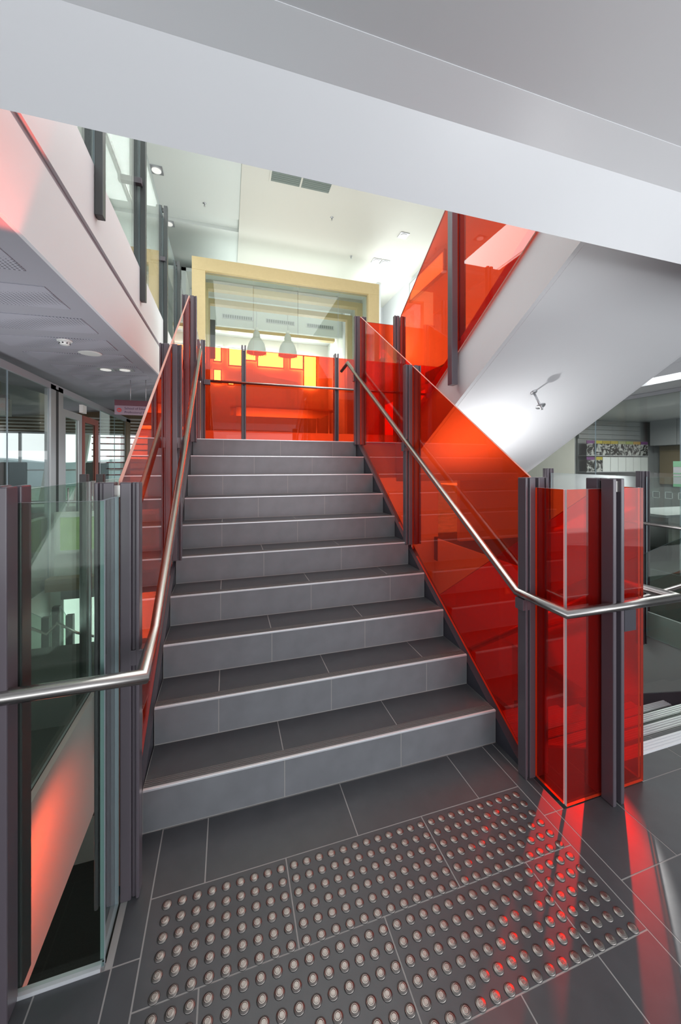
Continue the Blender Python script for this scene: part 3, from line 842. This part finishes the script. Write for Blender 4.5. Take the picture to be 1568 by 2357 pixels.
for i, (xb, xt, la) in enumerate(((-4.15, -3.72, 'leftmost raking column outside the office window'), (-3.42, -3.02, 'raking column outside beside the double mullion'), (-2.30, -2.28, 'pale column outside behind the red louvres'), (-1.65, -1.63, 'pale column outside at the right end of the office windows'))):
    tag(MB().prism([(xb, WY + .9, .0), (xb + .13, WY + .9, .0), (xt + .13, WY + .9, 2.9), (xt, WY + .9, 2.9)], (0, .12, 0)).obj('raking_column', 'cool'), la, 'column', 'columns outside the office window')
tag(MB().box(-5.9, -1.95, 7.2, 7.9, .70, .74).box(-5.9, -1.95, 7.85, 7.9, 0, .70).obj('office_bench', 'warmwhite'), 'long pale bench under the office windows', 'bench')
for i, (x, y, la) in enumerate(((-3.35, 6.6, 'dark chair back seen through the left office glazing'), (-2.15, 7.0, 'dark chair behind the grey office door'))):
    c = thing('office_chair', la, 'chair', (x, y, 0), 'office chairs')
    MB().box(x - .2, x + .2, y - .03, y + .03, .95, 1.62).obj('backrest', 'black', c, bevel=.02)
    MB().box(x - .24, x + .24, y - .45, y + .02, .62, .70).obj('seat', 'black', c, bevel=.02)
    MB().tube([(x, y - .2, .05), (x, y - .2, .62)], .03, 10).obj('pedestal', 'black', c)
    MB().lathe([(.28, 0), (.28, .03), (.05, .06)], (x, y - .2, 0), n=5, sm=False).obj('base', 'black', c)
# outdoors
land = MB()
for i in range(24):
    for j in range(2):
        pass
land.box(-900, 300, 40, 900, -30, -26)
struct('ground_outside', land, 'land', 'green land outside')
M['hills'] = mat('hazy_hills', (.30, .36, .38), 1, noise=.3, nscale=.02)
hp = [(-800, 600, -30)]
for i in range(41): hp.append((-800 + i * 30, 600, 6 + 5 * math.sin(i * .9) + 4 * math.sin(i * .37 + 1)))
hp.append((400, 600, -30))
struct('hills_outside', MB().prism(hp, (0, 60, 0)), 'hills', 'hazy distant hills')

# ------------------------------------------------------------------ lower level seen through the left void
struct('wall_lower_left', MB().box(-1.95, -1.84, 2.1, 4.1, -3.68, .9), 'cool', 'pale side wall down in the left void')
def outwin(n, x0, x1, y, z0, z1, m_, label):
    t_ = tag(bpy.data.objects.new('window_%d' % n, None), label, None, kind='structure'); C.objects.link(t_); t_.location = ((x0 + x1) / 2, y, z0)
    MB().box(x0, x1, y, y + .02, z0, z1).obj('pane', m_, t_)
    mb = MB(); mb.box(x0 - .04, x0, y - .02, y + .03, z0 - .04, z1 + .04); mb.box(x1, x1 + .04, y - .02, y + .03, z0 - .04, z1 + .04)
    mb.box(x0, x1, y - .02, y + .03, z0 - .04, z0); mb.box(x0, x1, y - .02, y + .03, z1, z1 + .04); mb.obj('frame', 'cool', t_)
struct('wall_lower_end', MB().box(-1.84, LX, 4.05, 4.12, -3.68, .95), 'cool', 'pale end wall in the left void')
outwin(2, -1.72, -.60, 4.02, .46, .89, 'foliage', 'window with green foliage beyond the left void')
outwin(3, -1.68, -.60, 4.02, -.80, -.15, 'winsoft', 'bright lower window down in the left void')
tag(MB().box(-1.80, -.57, 3.78, 3.95, .0, .15).obj('beam', 'tan'), 'grey-brown beam crossing the left void', 'beam')
tag(MB().box(-1.66, -.57, 3.86, 3.99, -.13, -.002).obj('beam', 'grey'), 'darker beam directly below the grey-brown one', 'beam')
struct('floor', MB().box(-1.84, LX, 2.3, 4.05, -1.7, -1.6), 'carpet', 'lower stair landing in the left void')
t = thing('lower_stair_rail', 'small steel handrail with dark posts on the lower stair seen through the clear screen', 'handrail', (-1.2, 3.3, -1.6))
for (u_, zt) in ((-1.60, -.14), (-1.50, -.03), (-1.37, -.14)):
    MB().box(u_ - .035, u_ + .035, 3.27, 3.33, -1.6, zt).obj('post', 'postg', t)
MB().tube([(-1.80, 3.24, -.18), (-1.57, 3.24, -.31), (-1.47, 3.24, -.20), (-1.29, 3.24, -.33), (-1.1, 3.24, -.40)], .014, 10).obj('rail_tube', 'steel', t)
for (x0, z0, x1, z1) in ((-1.80, -.04, -1.64, -.14), (-1.565, -.14, -1.54, -.06), (-1.46, -.04, -1.41, -.14)):
    pane(t, [(x0, 3.295, -1.55), (x1, 3.295, -1.55), (x1, 3.295, z1), (x0, 3.295, z0)], (0, .01, 0), 'green')

# ------------------------------------------------------------------ timber portal and meeting room
t = thing('timber_portal', 'pale timber framed portal around the glazed room above the landing', 'portal', (1.6, 6, 2.2))
FX0, FX1, FZ = -.31, 3.52, 5.545
IX0, IX1, IZ = -.07, 3.27, 5.30
Z0 = 2.2
def ring(y0, y1, x0, x1, zt, ix0, ix1, izt, name='frame', m_='wood'):
    mb = MB()
    mb.box(x0, ix0, y0, y1, Z0, izt); mb.box(ix1, x1, y0, y1, Z0, izt); mb.box(x0, x1, y0, y1, izt, zt)
    return mb.obj(name, m_, t, bevel=.004)
ring(6.0, 6.16, FX0, FX1, FZ, IX0, IX1, IZ)
for i, y in enumerate((6.72, 7.5)):
    ring(y, y + .16, IX0 - .12, IX1 + .12, IZ + .1, IX0 + .02, IX1 - .02, IZ - .02)
mb = MB(); mb.box(IX0 - .2, IX0 - .12, 6.16, 7.66, Z0, 5.5); mb.box(IX1 + .12, IX1 + .2, 6.16, 7.66, Z0, 5.5)
mb.box(IX0 - .2, IX1 + .2, 6.16, 7.66, 5.5, 5.56)
mb.box(IX0 - .6, IX0 - .5, 7.66, 12, Z0, 6.1); mb.box(IX1 + .5, IX1 + .6, 7.66, 12, Z0, 6.1); mb.box(IX0 - .6, IX1 + .6, 7.66, 8.9, 6.02, 6.1)
mb.obj('lining', 'cool', t)
for (xa, xb) in ((-.06, .83), (.84, 1.73), (1.74, 2.6), (2.61, 3.26)):
    pane(t, [(xa, 6.08, Z0), (xb, 6.08, Z0), (xb, 6.08, 5.29), (xa, 6.08, 5.29)], (0, T, 0), 'clear')
struct('wall_meeting_room', MB().box(IX0 - .5, IX1 + .5, 8.9, 9.0, 5.28, 6.02), 'cool', 'pale bulkhead in the glazed room')
for i, (x, la) in enumerate(((.20, 'left of three slot air grilles on the pale bulkhead'), (1.34, 'middle of three slot air grilles on the pale bulkhead'), (2.48, 'right of three slot air grilles on the pale bulkhead'))):
    g = thing('slot_grille', la, 'vent', (x + .39, 8.89, 5.5), 'slot air grilles')
    MB().box(x, x + .80, 8.885, 8.899, 5.49, 5.60).obj('frame', 'metalw', g)
    mb = MB()
    for q in range(13): mb.box(x + .02 + q * .059, x + .06 + q * .059, 8.879, 8.885, 5.505, 5.585)
    mb.obj('blades', 'vent', g)
struct('floor', MB().box(FX0 - .4, FX1 + .4, 5.99, 12, Z0 - .2, Z0), 'carpet', 'floor of the glazed room')
struct('ceiling', MB().box(IX0 - .5, IX1 + .5, 9.0, 12, 5.85, 5.95), 'white', 'ceiling of the glazed room')
# back wall with windows
wb = MB()
wz0, wz1 = 3.05, 4.15
openings = [(-.08, .12, 4.98, 5.42), (.39, .77, 4.88, 5.42), (.90, 1.23, 5.10, 5.42), (1.32, 2.16, 4.92, 5.40), (2.42, 2.84, 4.93, 5.38), (2.89, 3.31, 4.30, 5.38), (-.08, .12, 4.28, 4.68), (.37, .52, 4.24, 4.32)]
struct('wall_room_end', MB().box(IX0 - .5, IX1 + .5, 11.5, 11.6, Z0, 5.85), 'warmwhite', 'end wall of the glazed room')
for i, (x0, x1, z0, z1) in enumerate(openings):
    outwin(4 + i, x0, x1, 11.40, z0, z1, 'window', 'bright window in the end wall of the glazed room')
for i, y in enumerate((9.4, 10.2)):
    tag(MB().box(IX0 - .4, IX1 + .4, y, y + .2, 5.6, 5.84).obj('ceiling_beam', 'wood'), ('nearer timber beam inside the glazed room', 'farther timber beam inside the glazed room')[i], 'beam')
def pendant(x, y, z, label):
    p = thing('pendant_lamp', label, 'pendant lamp', (x, y, z), 'white bell pendant lamps')
    MB().tube([(x, y, z + .62), (x, y, 6.02)], .008, 8).obj('cord', 'metalw', p)
    MB().lathe([(.235, 0), (.24, .015), (.225, .12), (.19, .24), (.135, .34), (.09, .38)], (x, y, z), n=36).obj('lamp_shade', 'pendant', p)
    MB().lathe([(.085, .37), (.095, .40), (.075, .52), (.04, .55), (.055, .60), (.03, .64)], (x, y, z), n=28).obj('neck', 'pendant', p)
    mb = MB()
    for k in range(24):
        a = 2 * PI * k / 24
        mb.box(x + .236 * math.cos(a) - .004, x + .236 * math.cos(a) + .004, y + .236 * math.sin(a) - .004, y + .236 * math.sin(a) + .004, z - .035, z + .01)
    mb.obj('lower_rim', 'pendant', p)
pendant(1.03, 8.0, 4.37, 'left one of two white bell pendant lamps behind the room glass')
pendant(1.81, 8.0, 4.37, 'right one of two white bell pendant lamps behind the room glass')
tag(MB().box(-.06, .06, 7.75, 7.85, 4.1, 5.0).obj('display_screen', 'postg'), 'narrow dark blue-grey panel on the left of the glazed room', 'panel')
# table seen as red shapes through the landing glass
tb = thing('meeting_table', 'long table in the glazed room, seen through the red landing glass', 'table', (1.6, 8.2, Z0))
MB().box(.4, 2.9, 7.4, 9.0, Z0 + .71, Z0 + .75).obj('tabletop', 'wood', tb)
for (x, y) in ((.5, 7.5), (2.8, 7.5), (.5, 8.9), (2.8, 8.9)):
    MB().box(x - .03, x + .03, y - .03, y + .03, Z0, Z0 + .71).obj('leg', 'metalw', tb)

# clerestory window in the right upper wall
tag_ = thing('clerestory_window', 'small framed high window in the right upper wall', 'window', (VX, 6.2, 5.8))
MB().box(VX - .01, VX + .03, 5.2, 6.7, 5.62, 6.02).obj('pane', 'winsoft', tag_)
mb = MB(); mb.box(VX - .03, VX + .03, 5.15, 6.75, 5.58, 5.62); mb.box(VX - .03, VX + .03, 5.15, 6.75, 6.02, 6.06); mb.box(VX - .03, VX + .03, 6.7, 6.75, 5.62, 6.02); mb.box(VX - .03, VX + .03, 5.15, 5.2, 5.62, 6.02); mb.obj('frame', 'metalw', tag_)
tag(MB().box(3.95, 4.05, 7.2, 7.3, 3.0, 6.2).obj('slim_column', 'white'), 'slim white column right of the timber portal', 'column')

# ------------------------------------------------------------------ right wing: glazed office and display rack
struct('wall_right_wing', MB().box(4.9, 7.95, 5.0, 5.1, 0, 2.66), 'cream', 'cream wall of the right corridor')
struct('wall_right_office', MB().box(7.95, 10.8, 5.2, 5.3, 0, 2.9), 'grey', 'grey back wall of the right office')
t = thing('glazed_partition', 'frameless smoky glass office wall on the right', 'partition', (6.4, 2.3, 0))
for (y0, y1) in ((-.3, 1.9), (1.91, 3.2), (3.21, 4.99)):
    pane(t, [(6.4, y0, .01), (6.4, y1, .01), (6.4, y1, 2.62), (6.4, y0, 2.62)], (.012, 0, 0), 'smoke')
MB().box(6.38, 6.43, -.3, 4.99, 2.60, 2.655).obj('head_rail', 'cab', t)
mb = MB()
for k in range(7):
    y = 1.15 + k * .17
    for (a0, a1, b0, b1) in ((0, .10, 0, .008), (0, .10, .092, .10), (0, .008, 0, .10), (.092, .10, 0, .10)):
        mb.box(6.392, 6.399, y + a0, y + a1, 1.08 + b0, 1.08 + b1)
o = mb.obj('safety_marks', 'frost', t); o['label'] = 'row of small frosted square outlines'
MB().box(6.385, 6.398, .95, 1.85, .75, 1.36).obj('frosted_pane_area', 'frost', t) if False else None
rk = thing('magazine_rack', 'wall display rack with two shelves of magazines in the right office', 'display rack', (8.6, 5.0, 1.0))
RXA, RXB, RY = 8.22, 10.22, 5.05
for z in (1.42, 1.80): MB().box(RXA, RXB, RY - .12, RY + .1, z - .02, z).obj('shelf', 'cab', rk)
for k in range(6): MB().box(RXA, RXB, RY + .08, RY + .11, 2.20 + k * .11, 2.30 + k * .11).obj('slat', 'cab', rk)
MB().box(RXA, RXB, RY + .11, RY + .14, .9, 2.9).obj('back_panel', 'grey', rk)
bands = [(.16, .06, .18), (.40, .34, .05), (.34, .26, .04), (.38, .30, .05), (.30, .32, .16), (.26, .30, .08), (.40, .24, .05)]
for r_ in range(2):
    for k in range(8):
        col = bands[k % 7]
        cm = covermat('cover', col, r_ * 9 + k) if (r_ == 0 or k < 2) else M['paper']
        x = RXA + .03 + k * .247
        o = MB().box(0, .235, 0, .01, 0, .34).obj('magazine', [cm], origin=(0, 0, 0))
        o.location = (x, RY - .10, (1.80, 1.42)[r_])
        nth = ('leftmost', 'second', 'third', 'fourth', 'fifth', 'sixth', 'seventh', 'rightmost')[k]
        tag(o, '%s magazine on the %s shelf of the wall rack' % (nth, ('upper', 'lower')[r_]), 'magazine', 'magazines in the wall rack')
cb = thing('wall_cupboard', 'pale wall cupboards at the right edge of the office', 'cupboard', (9.8, 3.5, 2.0))
for k in range(4):
    MB().box(10.35, 10.75, 2.6 + k * .6, 3.19 + k * .6, 2.05, 2.80).obj('door', 'cab', cb)
tag(MB().box(10.70, 10.76, 1.5, 5.0, 1.1, 2.04).obj('pinboard', 'tan'), 'tan pinboard below the pale cupboards', 'pinboard')
n_ = thing('notice_sheet', 'green and white notice sheet stuck on the right office glass', 'notice', (6.37, 1.35, 1.3))
MB().box(6.376, 6.382, 1.75, 1.98, 1.26, 1.62).obj('sheet', 'paper', n_)
for (z0, z1) in ((1.54, 1.62), (1.44, 1.455), (1.40, 1.41), (1.26, 1.30)):
    MB().box(6.372, 6.376, 1.75, 1.98, z0, z1).obj('green_band', 'greenpaper', n_)
# dark desk shapes in the office
d = thing('office_desk', 'dark desk inside the right office', 'desk', (8, 3, 0))
MB().box(7.2, 9.3, 2.6, 3.5, .70, .74).obj('desktop', 'cab', d)
MB().box(7.2, 7.25, 2.6, 3.5, 0, .70).obj('side_panel', 'postg', d); MB().box(9.25, 9.3, 2.6, 3.5, 0, .70).obj('side_panel', 'postg', d)
